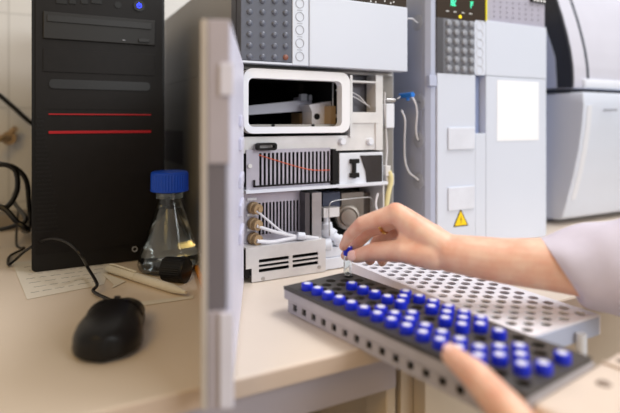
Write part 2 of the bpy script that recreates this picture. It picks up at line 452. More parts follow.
P0 = Vector((*hp(108, 269, .006), T + .0072)); P1 = Vector((*hp(186, 293, .006), T + .0066))
pen = thing('marker_pen', 'ivory marker pen lying on the bench in front of the flask', 'pen', ((P0.x + P1.x) / 2, (P0.y + P1.y) / 2, T))
D = (P1 - P0); L = D.length; D.normalize()
MB().lathe([(.0045, .0), (.0055, .002), (.0058, L * .40), (.0062, L * .401)], P0, D, 20).build('cap', M_pen, pen, smooth=True)
MB().lathe([(.0058, L * .402), (.0056, L * .86), (.004, L * .93), (.0022, L)], P0, D, 20).build('barrel', M_pen, pen, smooth=True)
S = D.cross(Vector((0, 0, 1))).normalized()
MB().tube([P0 + D * .006 + Vector((0, 0, .0066)), P0 + D * .02 + Vector((0, 0, .0078)), P0 + D * (L * .4) + Vector((0, 0, .0072))], .0014, 8, 3).build('clip', M_pen, pen, smooth=True)

Q0 = Vector((*hp(196, 266, .004), T + .0045)); Q1 = Vector((*hp(211, 306, .004), T + .0045))
pcl = thing('pencil', 'orange pencil lying beside the black cap against the instrument', 'pencil', ((Q0.x + Q1.x) / 2, (Q0.y + Q1.y) / 2, T))
D2 = (Q1 - Q0).normalized(); L2 = (Q1 - Q0).length
MB().lathe([(.0037, .008), (.0037, L2)], Q0, D2, 6).build('body', M_orange, pcl)
MB().lathe([(.0008, -.008), (.0036, .0079)], Q0, D2, 12).build('sharpened_wood', M_wood, pcl, smooth=True)
MB().lathe([(.0001, -.013), (.0008, -.0081)], Q0, D2, 8).build('lead', M_dark, pcl, smooth=True)

kc = Vector((.171, .719, T + .0172)); ka = Vector((.75, -.66, .0)).normalized()
ca = thing('black_screw_cap', 'black ribbed bottle cap lying on its side before the flask', 'cap', (.171, .719, T))
b = MB(); rs = []
aS = ka.cross(Vector((0, 0, 1))).normalized(); aU = Vector((0, 0, 1))
def ribr(r, k, n): return r * (1 - (.025 if k % 2 else 0))
def capring(r, h, n=72): return [kc + ka * h + (aS * math.cos(2 * PI * k / n) + aU * math.sin(2 * PI * k / n)) * ribr(r, k, n) for k in range(n)]
b.rings([capring(.0155, -.017), capring(.0165, -.0155), capring(.0168, .012)]); b.build('ribbed_skirt', M_satin, ca)
MB().lathe([(.0165, .0121), (.0168, .0135), (.0164, .0165), (.014, .0172)], kc, ka, 40).build('top_disc', M_satin, ca, smooth=True)

fx, fy = .1785, .790
fl = thing('erlenmeyer_flask', 'clear glass conical flask with blue ribbed screw cap and water', 'flask', (fx, fy, T))
outer = [(.0385, .0006), (.0445, .003), (.0465, .009), (.0455, .016), (.0175, .099), (.0165, .106), (.0165, .122)]
inner = [(r - .0016, h) for r, h in outer[::-1]]; inner[-1] = (.036, .0030); inner[-2] = (.0425, .0045)
b = MB(); b.lathe(outer + inner, (fx, fy, T), seg=48); b.build('glass_body', M_glass, fl, smooth=True)
wl = .092
def rin(h):
    pr = [(r, hh) for r, hh in inner[::-1]]
    for (r0, h0), (r1, h1) in zip(pr, pr[1:]):
        if h0 <= h <= h1: return r0 + (r1 - r0) * (h - h0) / (h1 - h0) - .0003
    return pr[0][0]
wp_ = [(.0355, .0034), (.0418, .0049), (.0444, .0095), (.0435, .0165)] + [(rin(h), h) for h in (.03, .05, .07, .085, wl)]
MB().lathe(wp_, (fx, fy, T), seg=48).build('water', M_water, fl, smooth=True)
b = MB(); n = 80
def fcap(r, h): return [(fx + r * (1 - (.03 if k % 2 else 0)) * math.cos(2 * PI * k / n), fy + r * (1 - (.03 if k % 2 else 0)) * math.sin(2 * PI * k / n), T + h) for k in range(n)]
def fcs(r, h): return [(fx + r * math.cos(2 * PI * k / n), fy + r * math.sin(2 * PI * k / n), T + h) for k in range(n)]
b.rings([fcs(.0272, .1165), fcs(.028, .1172), fcs(.028, .119), fcap(.0275, .1195), fcap(.0275, .140), fcs(.027, .1445), fcs(.0245, .146)])
b.build('screw_cap', M_bluecap, fl)
MB().lathe([(.0195, .1065), (.0195, .1144)], (fx, fy, T), seg=32).build('pouring_ring', M_glass, fl, smooth=True)

# ---------------------------------------------------------------- autosampler (lower unit of the left stack)
AY = .671
def fa(px, py, Y=AY): return fp(px, py, Y)
def rect(b, px0, py0, px1, py1, Y, y0, y1, bev=0.0):
    xa, ha = fp(px0, py0, Y); xb, hb = fp(px1, py1, Y)
    b.bx(min(xa, xb), max(xa, xb), y0, y1, min(ha, hb), max(ha, hb), bev); return b
XL, XR, YB = .2515, .516, 1.15
au = thing('autosampler', 'opened grey autosampler module with swung-out door at the stack bottom', 'laboratory instrument', ((XL + XR) / 2, .9, T))
MB().bx(XL - .004, XL, .680, YB, .001, .2986).build('side_panel', M_side, au)
y1_, h1_ = sp(183, 131, XL - .004); y2_, h2_ = sp(163, 150, XL - .004)
MB().bx(XL - .005, XL - .0041, y1_, min(y2_, 1.14), h2_ - .02, h1_).build('rear_vent', M_doorg, au)
MB().bx(XR, XR + .003, .690, YB, .001, .2985).build('side_panel', M_side, au)
MB().bx(XL, XR, YB - .004, YB, .001, .2985).build('back_panel', M_side, au)
MB().bx(XL, XR, .690, YB - .004, .295, .2985).build('top_plate', M_tin, au)
MB().bx(XL, XR, .690, YB - .004, .001, .004).build('base_plate', M_tin, au)
# white frame of the sample chamber
fa0, fz1 = fp(243.6, 67.6, .660); fa1, fz0 = fp(350, 132.6, .660); ga0, gz1 = fp(248.5, 77.5, .660); ga1, gz0 = fp(342, 126.5, .660)
b = MB(); o_ = rrect(fa0, fa1, T + fz0, T + fz1, .014); i_ = rrect(ga0, ga1, T + gz0, T + gz1, .008)
b.ringprism(o_, i_, 'y', .660, .6745)
b.build('chamber_frame', mat('frame_white', (236, 238, 244), .4, var=.01), au, smooth=True)
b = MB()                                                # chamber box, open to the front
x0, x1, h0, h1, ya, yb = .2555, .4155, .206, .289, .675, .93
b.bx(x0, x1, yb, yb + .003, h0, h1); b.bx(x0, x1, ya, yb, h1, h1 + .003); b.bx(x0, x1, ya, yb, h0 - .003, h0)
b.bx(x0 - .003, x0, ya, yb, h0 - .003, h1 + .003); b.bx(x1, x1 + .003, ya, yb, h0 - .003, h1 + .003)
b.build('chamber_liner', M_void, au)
b = MB(); rect(b, 249, 124.5, 338, 130, .69, .685, .73)
b.build('tray_rail', mat('rail_grey', (176, 172, 168), .5), au)
for p in (273, 313):
    x, h = fp(p, 125.5, .684); MB().cyl((x, .685, T + h), (x, .6825, T + h), .0022, seg=12).build('rail_screw', M_dark, au)
b = MB(); q = [fp(*p, .75) for p in ((247, 115), (312, 110.5), (312, 96.5), (304, 96.5), (304, 100), (247, 106))]
b.prism([(x, T + h) for x, h in q], 'y', .75, .79)
b.build('sampling_arm', mat('arm_lilac', (206, 206, 220), .4), au)
b = MB(); rect(b, 299, 113, 308, 124, .76, .757, .79); b.build('arm_foot', M_brass, au)
b = MB(); q = [fp(*p, .725) for p in ((306, 105), (330, 101), (332, 105), (331, 107), (326, 112), (324, 124), (309, 124), (309, 112))]
b.prism([(x, T + h) for x, h in q], 'y', .715, .748); hd = b.build('needle_head', mat('head_white', (226, 226, 236), .4), au)
x, h = fp(317, 116.5, .714); MB().cyl((x, .7155, T + h), (x, .7135, T + h), .0048, seg=20).build('black_bore', M_dark, hd)
b = MB(); rect(b, 300, 94, 306, 101, .745, .741, .75); rect(b, 308, 95, 311, 101, .745, .741, .75); b.build('arm_clamp', M_ring, au)
b = MB()
for (p, q, r) in ((333, 80, 128), (337, 82, 126), (341, 84, 124)):
    x, ha = fp(p, q, .70); _, hb = fp(p, r, .70); b.cyl((x, .70, T + ha), (x, .70, T + hb), .0016, seg=10)
b.build('vertical_line', M_steel, au, smooth=True)
b = MB(); rect(b, 329, 106, 334, 124, .70, .695, .73); b.build('needle_seat', M_brass, au)
b = MB(); rect(b, 296, 84, 326, 93, .82, .81, .86); rect(b, 320, 78, 333, 98, .80, .79, .83); b.build('drive_block', mat('motor_dark', (60, 52, 46), .5), au)
for (p, q) in ((339, 90), (340, 105), (338, 116)):
    x, h = fp(p, q, .695); MB().cyl((x, .70, T + h), (x, .690, T + h), .003, seg=12).build('line_fitting', M_tin, au)
# right of the chamber: recessed frame with dark plate
b = MB(); rect(b, 350.5, 75, 353, 137, AY, .672, .70); rect(b, 377, 75, 384, 150, AY, .674, .70); rect(b, 351, 80, 378, 83, AY, .6745, .70); rect(b, 350, 112, 380, 123, AY, .673, .70)
b.build('recess_frame', M_tin, au)
b = MB(); rect(b, 351, 72, 380, 114, .705, .704, .708); b.build('recess_plate', mat('plate_slate', (104, 104, 112), .4, .3), au)
for k, q in enumerate((((352, 92), (360, 97), (368, 106), (373, 110)), ((352, 96), (358, 99), (364, 103), (370, 106)))):
    MB().tube([(fp(a, c, .690)[0], .690, T + fp(a, c, .690)[1]) for a, c in q], .0009, 6).build('thin_wire', M_tube, au, smooth=True)
b = MB(); rect(b, 244, 137, 384.5, 149.5, AY, .676, .69); rect(b, 350, 123, 384, 138, AY, .677, .69)
b.build('cross_plate', M_tin, au)
for p in (343, 371):
    x, h = fp(p, 141.6, AY); MB().lathe([(.0055, 0), (.0055, .005), (.0045, .0065)], (x, .676, T + h), (0, -1, 0), 20).build('white_knob', M_white, au, smooth=True)
# slotted grille
xa, ha = fp(247, 150, AY); xb, hb = fp(331, 186, AY)
b = MB(); sx0 = fp(259, 165, AY)[0]; sx1 = fp(331, 165, AY)[0] - .0005
b.slotted(xa, xb, T + hb, T + ha, .6733, .6745, sx0, sx1, T + hb + .007, T + ha - .005, 18, .42)
b.build('upper_grille', M_tinl, au)
MB().bx(xa + .002, .484, .705, .709, hb, ha).build('grille_backing', M_void, au)
MB().tube([(fp(a, c, .6715)[0], .6715, T + fp(a, c, .6715)[1]) for a, c in ((259, 155), (275, 160), (295, 166), (313, 170), (330, 170))], .0007, 8).build('orange_wire', M_redw, au, smooth=True)
x, h = fp(250, 166, AY); MB().cyl((x, .672, T + h), (x, .670, T + h), .003, seg=14).build('screw', M_tin, au)
b = MB(); xa, ha = fp(256, 143, .668); xb, hb = fp(275.5, 150, .668)
b.ringprism(rrect(xa, xb, T + hb, T + ha, .004), rrect(xa + .003, xb - .003, T + hb + .003, T + ha - .003, .002), 'y', .662, .672); b.build('grip_loop', M_dark, au, smooth=True)
# sharp black edge below the grille and the dark slit
b = MB(); x0_, h0_ = fp(254, 187.5, .669)
b.bx(x0_, fp(338, 186, .669)[0], .669, .6718, h0_, h0_ + .0022); b.bx(x0_, x0_ + .002, .669, .6718, h0_, h0_ + .010); b.build('black_gasket', M_dark, au)
b = MB(); rect(b, 332, 149, 335, 187, AY, .668, .69); rect(b, 336, 152, 340, 187, AY, .674, .69); b.build('black_bracket', M_dark, au)
# white box with bracket and mirror-like dark plate
b = MB(); rect(b, 340, 153.5, 383.5, 185.5, AY, .6725, .70, .0008); wb = b.build('valve_box', M_white, au)
q = [fp(*p, AY) for p in ((360.5, 155.5), (382, 155), (382, 183.5), (367, 184), (366, 172))]
MB().prism([(x, T + h) for x, h in q], 'y', .6705, .6724).build('dark_window', mat('window_dark', (54, 50, 50), .15), wb)
b = MB(); rect(b, 352, 159, 355, 178, AY, .667, .6715, .0005); rect(b, 349.5, 159, 358, 163, AY, .6665, .6715, .0005); rect(b, 349.5, 173, 358, 177, AY, .6665, .6715, .0005)
b.build('black_catch', M_dark, wb)
# ledge
b = MB(); rect(b, 243.5, 189, 385.5, 193.5, AY, .664, .70)
b.bm.free(); b = MB(); b.bx(.2525, .489, .664, .72, .1225, .1265); b.build('ledge', M_white, au)
# lower left compartment
b = MB(); xa, ha = fp(243.5, 194, AY); xb, hb = fp(306, 240, AY)
sxa, sza = fp(263, 205, AY); sxb, szb = fp(305, 233, AY)
b.slotted(xa + .001, xb, T + .045, T + .1224, .690, .6912, sxa, sxb, T + szb, T + sza, 12, .42)
b.build('fitting_panel', M_tinl, au)
MB().bx(xa + .002, .485, .74, .744, .005, .1220).build('compartment_back', M_void, au)
for (p, q) in ((254, 209), (254, 225), (254, 240)):
    x, h = fp(p + 2, q, .676)
    ft = MB().lathe([(.0088, 0), (.0088, .006), (.0068, .0065), (.0068, .011), (.0075, .0112), (.0075, .015), (.0035, .0155), (.003, .019)], (x, .6895, T + h), (.25, -1, -.05), 22).build('tube_fitting', M_brass, au, smooth=True)
    MB().bx(x - .008, x + .006, .6885, .6898, h + .0105, h + .014).build('fitting_label', M_label, ft)
for k, q in enumerate((((257, 211), (268, 220), (280, 230), (292, 236), (304, 237)), ((257, 226), (272, 231), (288, 235), (300, 237), (314, 240)), ((257, 241), (272, 242), (288, 239), (302, 237), (318, 238)))):
    MB().tube([(fp(a, c, .672)[0], .674 - .001 * k, T + fp(a, c, .672)[1]) for a, c in q], (.0016, .0024, .0028)[k], 8).build('solvent_tube', M_tube, au, smooth=True)
x, h = fp(301, 236, .67); MB().lathe([(.004, -.006), (.0055, -.005), (.0055, .005), (.004, .006)], (x, .670, T + h), (1, -.2, -.1), 16).build('tube_union', M_white, au, smooth=True)
b = MB(); rect(b, 305.5, 193, 310, 243, AY, .672, .70); b.build('dark_post', mat('post_grey', (92, 88, 90), .4, .6), au)
b = MB(); rect(b, 312, 193, 321.5, 241, AY, .671, .70); b.build('bright_post', M_steel, au)
# vent cover
xb = .3765
b = MB(); g0, g1 = fp(257, 258, AY)[0], fp(287, 258, AY)[0]; g2, g3 = fp(290.5, 258, AY)[0], fp(316, 258, AY)[0]
xn = fp(250, 270, AY)[0]
za, zb = T + .013, T + .031
b.box(xn, g0, .664, .667, T + .001, T + .0485); b.box(g1, g2, .664, .667, T + .001, T + .0485); b.box(g3, xb, .664, .667, T + .001, T + .0485)
b.box(XL + .001, xn, .664, .667, T + .020, T + .0485)
for (u0, u1) in ((g0, g1), (g2, g3)):
    b.box(u0, u1, .664, .667, T + .001, za); b.box(u0, u1, .664, .667, zb, T + .0485)
    for k in (1, 2):
        z = za + (zb - za) * k / 3; b.box(u0, u1, .664, .667, z - .0012, z + .0012)
b.box(XL + .001, xb, .667, .689, T + .046, T + .0485); b.box(xb - .0025, xb, .667, .689, T + .001, T + .0459)
vc = b.build('vent_cover', M_tin, au)
MB().bx(XL + .002, xb - .003, .682, .684, .005, .045).build('vent_backing', M_void, au)
for (p, q) in ((263, 278.5), (319, 267)):
    x, h = fp(p, q, .664); MB().cyl((x, .664, T + h), (x, .6625, T + h), .0026, seg=14).build('screw', M_steel, vc)
b = MB(); rect(b, 244.5, 266, 249, 277, AY, .668, .68); b.build('latch_block', M_dark, au)
# lower right compartment
b = MB(); rect(b, 323, 193, 340, 207, .70, .70, .72); b.build('terminal_block', mat('terminal_blue', (70, 76, 96), .5), au)
b = MB(); rect(b, 340, 193, 362, 222, .705, .70, .735); b.build('motor_block', mat('motor_steel', (150, 142, 134), .35, .7), au)
b = MB(); rect(b, 362, 193, 384, 232, .715, .71, .735); b.build('manifold', mat('manifold_grey', (98, 90, 84), .4, .5), au)
x, h = fp(351, 218, .685); ax = (-.35, -1, .1)
MB().lathe([(.020, -.02), (.020, .0), (.018, .001), (.018, .006), (.015, .0065), (.015, .003), (.012, .0029), (.012, .009), (.006, .0095)], (x, .695, T + h), ax, 32).build('pump_head', mat('motor_steel', (0, 0, 0)), au, smooth=True)
b = MB(); rect(b, 322.5, 208, 338, 216, .68, .676, .69); b.build('support_arm', M_tin, au)
MB().tube([(fp(a, c, .672)[0], .672, T + fp(a, c, .672)[1]) for a, c in ((329.5, 236), (329, 215), (329.5, 205), (334, 201), (348, 199), (364, 197.5), (371, 198), (373, 204), (373, 216))], .0008, 8).build('capillary', M_steel, au, smooth=True)
x, h = fp(334, 236, .672)
MB().lathe([(.010, -.014), (.011, -.010), (.011, .004), (.007, .005), (.007, .012), (.009, .0125), (.009, .018), (.003, .019)], (x, .680, T + h), (.55, -.7, -.45), 22).build('check_valve', M_white, au, smooth=True)
x, h = fp(331, 226, .672)
MB().lathe([(.009, 0), (.008, .008), (.005, .010), (.005, .018), (.003, .019)], (x, .684, T + h - .005), (-.1, -.1, 1), 20).build('white_adapter', M_white, au, smooth=True)
x, h = fp(327, 245, .672)
MB().lathe([(.008, -.01), (.009, -.004), (.009, .006), (.006, .008)], (x, .674, T + h), (1, -.3, .1), 20).build('white_coupling', M_white, au, smooth=True)
b = MB(); b.bx(.378, .486, .668, .70, .0012, .018, .001); b.bx(.378, .486, .670, .70, .0185, .033, .001); b.build('drip_tray', M_white, au)
MB().bx(.4865, .489, .674, .745, .001, .1220).build('divider', M_tin, au)
# right column
b = MB(); rect(b, 384.5, 73.5, 399.5, 215, AY, .682, .69); b.bm.free()
MB().bx(.4895, .5155, .688, .692, .001, .2945).build('column_plate', mat('column_grey', (136, 132, 128), .45, .2), au)
b = MB(); rect(b, 388, 103.5, 396.5, 128, AY, .676, .6875, .0015); tb = b.build('white_tab', M_white, au)
x, h = fp(392.5, 100, AY); MB().cyl((x - .006, .682, T + h), (x + .012, .682, T + h), .0035, seg=14).build('hinge_pin', M_steel, au, smooth=True)
b = MB(); rect(b, 387, 166, 392, 176, AY, .674, .687, .001); rect(b, 389, 174, 397, 186, AY, .678, .687, .001); b.build('tube_clip', M_tin, au)
MB().tube([(fp(a, c, .676)[0], .676, T + fp(a, c, .676)[1]) for a, c in ((389, 171), (391, 180), (388, 195), (386, 210), (384, 228), (383, 250))], .0042, 10).build('drain_tube', M_ytube, au, smooth=True)
MB().tube([(fp(a, c, .68)[0], .680, T + fp(a, c, .68)[1]) for a, c in ((385, 92), (384.5, 110), (386, 130), (387, 150), (386, 165))], .0014, 8).build('thin_line', M_tube, au, smooth=True)
MB().tube([(fp(a, c, .672)[0], .670, T + fp(a, c, .672)[1]) for a, c in ((377, 193), (375, 205), (379, 218), (377, 235))], .0018, 8).build('clear_hose', M_tube, au, smooth=True)
MB().tube([(fp(397, 99, .68)[0], .68, T + fp(397, 99, .68)[1]), (fp(400, 97, .68)[0], .68, T + fp(400, 97, .68)[1]), (.5255, .683, T + .2625)], .0012, 8).build('side_line', M_steel, au, smooth=True)
# the open door, hinged on the left
hx, hy = .2505, .668
ex, ey = .1315, .380
DL = math.hypot(ex - hx, ey - hy); dang = math.atan2(ey - hy, ex - hx)
DX = Matrix.Translation((hx, hy, T)) @ Matrix.Rotation(dang, 4, 'Z')    # local x: hinge -> free edge, local -y: outside
b = MB(); b.X = DX
b.box(.012, DL - .004, -.022, -.006, .001, .2982, .003)
dr = b.build('door', M_door, au)
b = MB(); b.X = DX; b.box(.014, DL - .005, -.0058, .0005, .003, .297, .001); b.build('inner_liner', M_liner, dr)
b = MB(); b.X = DX; b.box(DL - .0039, DL + .001, -.022, -.0172, .001, .2982, .001); b.build('lit_outer_edge', M_edge, dr)
b = MB(); b.X = DX; b.box(DL - .0039, DL + .001, -.0168, .0, .188, .2982, .001); b.build('edge_cap', M_door, dr)
b = MB(); b.X = DX; b.box(DL - .0039, DL - .001, -.0168, -.003, .0762, .1875); b.build('grip_recess', M_doorg, dr)
b = MB(); b.X = DX; b.box(DL - .0039, DL + .0005, -.0168, -.003, .001, .0758, .001); b.build('lower_cap', M_door, dr)
for (z0, z1) in ((.240, .265), (.003, .0757)):
    b = MB(); b.X = DX; b.box(DL + .0012, DL + .004, -.0075, .003, z0, z1, .001); b.build('latch', M_liner, dr)
for z in (.09, .12, .15, .19, .215):
    b = MB(); b.X = DX; b.box(.10, .16, .0006, .004, z, z + .012, .001); b.build('liner_rib', M_liner, dr)
for z in (.03, .27):
    b = MB(); b.X = DX; b.cyl((.006, -.010, z - .015), (.006, -.010, z + .015), .004, seg=14); b.build('hinge', M_steel, dr, smooth=True)

# ---------------------------------------------------------------- control module on top of the autosampler
cm = thing('detector_module', 'white instrument module with slate keypad stacked on the open autosampler', 'laboratory instrument', ((XL + XR) / 2, .9, T + .299))
MB().bx(XL - .004, XR + .003, .690, YB, .2990, .4405, .0004).build('housing', M_side, cm)
UY = .655
def u(px, py): return fp(px, py, UY)
xa = u(240, 62)[0]; xk = u(292, 64)[0]; xs = u(308.5, 66)[0]; xr = u(406.8, 70)[0]
MB().bx(xa, xr + .0, .672, .6895, .306, .442).build('front_carrier', M_keypad, cm)
kp = MB().bx(xa + .001, xk, UY, .6715, .3025, .445, .001).build('keypad', M_keypad, cm)
MB().bx(xa, xk, UY - .001, .6715, .2995, .3022).build('lower_trim', M_cover, cm)
for i, cxp in enumerate((249.5, 262.5, 274.5, 285.5)):
    for j in range(9):
        py = 56.5 + [0, .3, .6, .9][i] - j * 11.2
        x, h = u(cxp, py + .0); 
        if h > .44: continue
        MB().lathe([(.0040, 0), (.0040, .0012), (.0030, .0022), (.0012, .0026)], (x, UY, T + h), (0, -1, 0), 14).build('key', M_keyred if (i == 3 and j == 0) else M_key, kp, smooth=True)
sb = MB().bx(xk + .0003, xs, UY - .001, .6715, .2995, .445, .001).build('button_strip', M_cover, cm)
for j in range(9):
    x, h = u(299.5, 56.5 - j * 13.2)
    if h > .44: continue
    k_ = MB(); k_.ringprism(circ(x, T + h, .0068, 24), circ(x, T + h, .0058, 24), 'y', UY - .0016, UY - .001); k_.build('round_button', M_ring, sb)
    if j < 8:
        xq, hq = u(299.5, 50 - j * 13.2); MB().bx(x - .004, x + .004, UY - .0014, UY - .001, hq - .0004, hq + .0004).build('button_mark', M_ring, sb)
MB().bx(xs + .0006, xr, UY - .002, .6715, .2995, .4005, .0012).build('cover_panel', M_cover, cm)
MB().bx(xs + .0006, xr, UY + .001, .6715, .4008, .445).build('smoked_window', M_smoke, cm)
b = MB()
for (p, q) in ((371, 1), (376, 2), (385, 1), (391, 3), (394, 2)):
    x, h = u(p, q); b.bx(x - .001, x + .001, UY + .0004, UY + .0009, h - .001, h + .001)
b.build('display_marks', M_ledw, cm)

# ---------------------------------------------------------------- right stack unit B
BY = .671; BX0, BX1 = .580, .866
pb = thing('pump_module', 'tall white instrument with green display, yellow stripe and warning triangle', 'laboratory instrument', ((BX0 + BX1) / 2, .9, T))
MB().bx(BX0, BX1, .692, YB, .001, .47, .002).build('housing', M_housing, pb)
x437 = fp(437, 75, BY)[0]; x474 = fp(474, 75, BY)[0]; x485 = fp(485.3, 75, BY)[0]; x486 = fp(486.3, 75, BY)[0]
b = MB(); b.prism([(BX0, .6915), (BX0, .684), (BX0 + .006, .676), (x437 - .0005, .674), (x437 - .0005, .6915)], 'z', T + .001, T + .47); b.build('hinge_strip', M_housing, pb)
x, h = fp(431, 80, BY); MB().bx(BX0 - .003, x437 - .002, .669, .677, h - .010, h + .008, .001).build('hinge_knuckle', M_housing, pb)
MB().bx(x437, x485 - .0002, BY, .6915, .396, .47).build('display_panel', M_smoke, pb)
kb = MB().bx(x437, x474, BY, .6915, .3025, .3957).build('keypad', mat('keypad_grey', (112, 114, 122), .45), pb)
MB().bx(x437, fp(443, 40, BY)[0], BY - .0006, BY, .3025, .3957).build('keypad_border', mat('keypad_dark', (78, 78, 84), .5), kb)
for i, cxp in enumerate((448, 455.7, 463.5, 470.7)):
    for j in range(6):
        x, h = fp(cxp, 23 + i * .5 + j * 9.05, BY)
        MB().lathe([(.0062, 0), (.0060, .002), (.0048, .0042), (.002, .0052)], (x, BY, T + h), (0, -1, 0), 18).build('key', mat('key_grey', (150, 154, 164), .3), kb, smooth=True)
sb = MB(); q = rrect(x474 + .0003, x485 - .0003, T + .3025, T + .3985, .005, 5); sb.prism(q, 'y', BY - .001, .6915); sb = sb.build('button_strip', M_cover, pb)
for j in range(6):
    x, h = fp(479.2, 26 + j * 8.9, BY)
    MB().ringprism(circ(x, T + h, .0085, 24), circ(x, T + h, .0076, 24), 'y', BY - .0016, BY - .001).build('round_button', mat('faint_grey', (206, 208, 216), .5), sb)
MB().bx(x485, x486 + .001, BY - .0012, .6915, .398, .47).build('yellow_stripe', M_yellow, pb)
# digits
def digit(b, x, h, w, ht, segs, t=.0016, y0=BY - .0006, y1=BY - .0001):
    m = h - ht / 2
    R = {'a': (x, x + w, h - t, h), 'g': (x, x + w, m - t / 2, m + t / 2), 'd': (x, x + w, h - ht, h - ht + t), 'f': (x, x + t, m, h), 'b': (x + w - t, x + w, m, h), 'e': (x, x + t, h - ht, m), 'c': (x + w - t, x + w, h - ht, m)}
    for s_ in segs: a, c, d, e = R[s_]; b.bx(a, c, y0, y1, d, e)
b = MB(); x, h = fp(450, -4, BY)
for k, sg in enumerate(('bc', 'abcdef', 'abged')): digit(b, x + k * .0052 - .001, h - .001, .0038, .0150, sg, .0012)
x, h = fp(470.5, 1.5, BY); digit(b, x, h, .005, .0115, 'abfge', .0013)
b.build('display_digits', M_led, pb)
b = MB()
for p in (447.5, 455, 463, 470.5):
    x, h = fp(p, 11 + (p - 447) * .12, BY); b.bx(x - .003, x + .003, BY - .0005, BY - .0001, h - .0006, h + .0006)
b.build('display_captions', M_ledw, pb)
x, h = fp(460, 16.7, BY); MB().prism(circ(x, T + h, .003, 12), 'y', BY - .001, BY - .0001).build('status_lamp', mat('lamp_yellow', (250, 220, 30), .4, emit=.6), pb)
# perforated panel and upper cover
MB().bx(x486 + .0016, BX1, BY + .003, .6915, .4008, .47).build('speaker_panel', M_grille, pb)
b = MB()
for i in range(8):
    for j in range(5):
        x, h = fp(494 + i * 6.3, 1.5 + j * 5 + i * .55, BY + .003)
        if h > .408: b.prism(circ(x, T + h, .0013, 8), 'y', BY + .0022, BY + .0029)
b.build('perforations', mat('hole_grey', (110, 108, 122), .6), pb)
x, h = fp(531, 3, BY); MB().bx(x, BX1 - .001, BY - .001, BY + .0028, .447, .462).build('name_strip', M_dark, pb)
b = MB()
for k in range(4): b.bx(x + .006 + k * .009, x + .011 + k * .009, BY - .0016, BY - .0011, .4485, .4525)
b.build('strip_lettering', M_ledw, pb)
MB().bx(x485 + .0002, BX1, BY - .0015, .6915, .3025, .4005, .001).build('upper_cover', M_cover, pb)
# lower doors
nx0, nz0 = fp(475, 78, BY)[0], .200
MB().bx(x437, nx0, BY - .001, .6915, .001, .302, .001).build('left_panel', M_cover, pb)
MB().bx(nx0 + .0002, x485, BY - .001, .6915, .001, nz0, .001).build('left_panel_foot', M_cover, pb)
MB().bx(nx0 + .0002, x485, .685, .6915, nz0, .302).build('finger_recess', mat('recess_blue', (140, 152, 186), .5), pb)
dB = MB().bx(x485 + .0008, BX1, BY - .001, .6915, .001, .302, .001).build('door', M_cover, pb)
(xa, ha), (xb, hb) = fp(496.5, 79.5, BY), fp(538, 140, BY)
MB().bx(xa, xb, BY - .0016, BY - .0011, hb, ha - .001).build('blank_label', M_label, dB)
for (p, q, r, s_) in ((447, 127, 473.5, 149), (447, 187, 473.5, 208)):
    (xa, ha), (xb, hb) = fp(p, q + .5, BY), fp(r, s_, BY)
    MB().bx(xa, xb, BY - .004, BY - .0011, hb, ha, .001).build('blank_plate', mat('plate_white', (216, 221, 234), .4), pb)
tri = [fp(*p, BY) for p in ((460, 208.5), (467.8, 225.3), (452.6, 227))]
ts_ = MB().prism([(x, T + h) for x, h in tri], 'y', BY - .0015, BY - .0011).build('warning_triangle', M_dark, pb)
cxm = sum(x for x, _ in tri) / 3; chm = sum(h for _, h in tri) / 3
MB().prism([(cxm + (x - cxm) * .82, T + chm + (h - chm) * .82) for x, h in tri], 'y', BY - .002, BY - .0016).build('yellow_field', mat('warn_yellow', (250, 212, 20), .4), ts_)
MB().prism([(cxm + a, T + chm + c) for a, c in ((.0012, .009), (-.0022, .0005), (-.0003, .0005), (-.0012, -.007), (.0024, .0025), (.0005, .0025))], 'y', BY - .0024, BY - .0021).build('bolt_symbol', mat('warn_olive', (150, 120, 10), .5), ts_)
# grommets on the left side and tubing
for (p, q) in ((417.7, 22.8), (420, 102), (419, 140), (418.8, 181)):
    y, h = sp(p, q, BX0)
    g = MB().lathe([(.0135, 0), (.0135, .001), (.0120, .0018)], (BX0, y, T + h), (-1, 0, 0), 28).build('grommet', mat('grommet_grey', (178, 184, 200), .4), pb, smooth=True)
    MB().prism([(y - .004, T + h - .002), (y + .003, T + h + .0006), (y + .004, T + h + .002), (y - .003, T + h - .0006)], 'x', BX0 - .0024, BX0 - .0019).build('slit', M_dark, g)
def sv(px, py, X0):
    y, h = sp(px, py, X0); return Vector((X0, y, T + h))
tv = thing('blue_tee_fitting', 'bright blue tube connector in the gap beside the pump module', 'connector', sv(405, 96, .545))
a, c = sv(400, 96, .545), sv(413, 94.5, .548)
MB().cyl(a, c, .0042, seg=16).build('body', M_tee, tv, smooth=True)
MB().cyl(a.lerp(c, .6), a.lerp(c, .6) + Vector((0, 0, -.009)), .003, seg=14).build('side_port', M_tee, tv, smooth=True)
tag(MB().tube([sv(411, 96, .550), sv(415, 102, .556), sv(417, 112, .563), sv(416, 128, .568), sv(417, 137, .574), sv(418.5, 140, .5755)], .0016, 8).build('solvent_line', M_tube, smooth=True), 'white thin tube curving from the blue connector into the side panel', 'tube')
tag(MB().tube([sv(401.5, 110, .546), sv(405, 120, .550), sv(404.5, 140, .555), sv(405, 160, .560), sv(409, 172, .566), sv(416, 178, .573), sv(418.4, 180.5, .5755)], .0016, 8).build('solvent_line', M_tube, smooth=True), 'white thin tube dropping lower down the gap to the lowest grommet', 'tube')
tag(MB().tube([Vector((.535, .70, T + .39)), sv(411, 18.5, .556), sv(415, 21, .566), sv(417.5, 22.8, .5755)], .0014, 8).build('solvent_line', M_tube, smooth=True), 'short white tube entering the highest grommet behind the stack', 'tube')

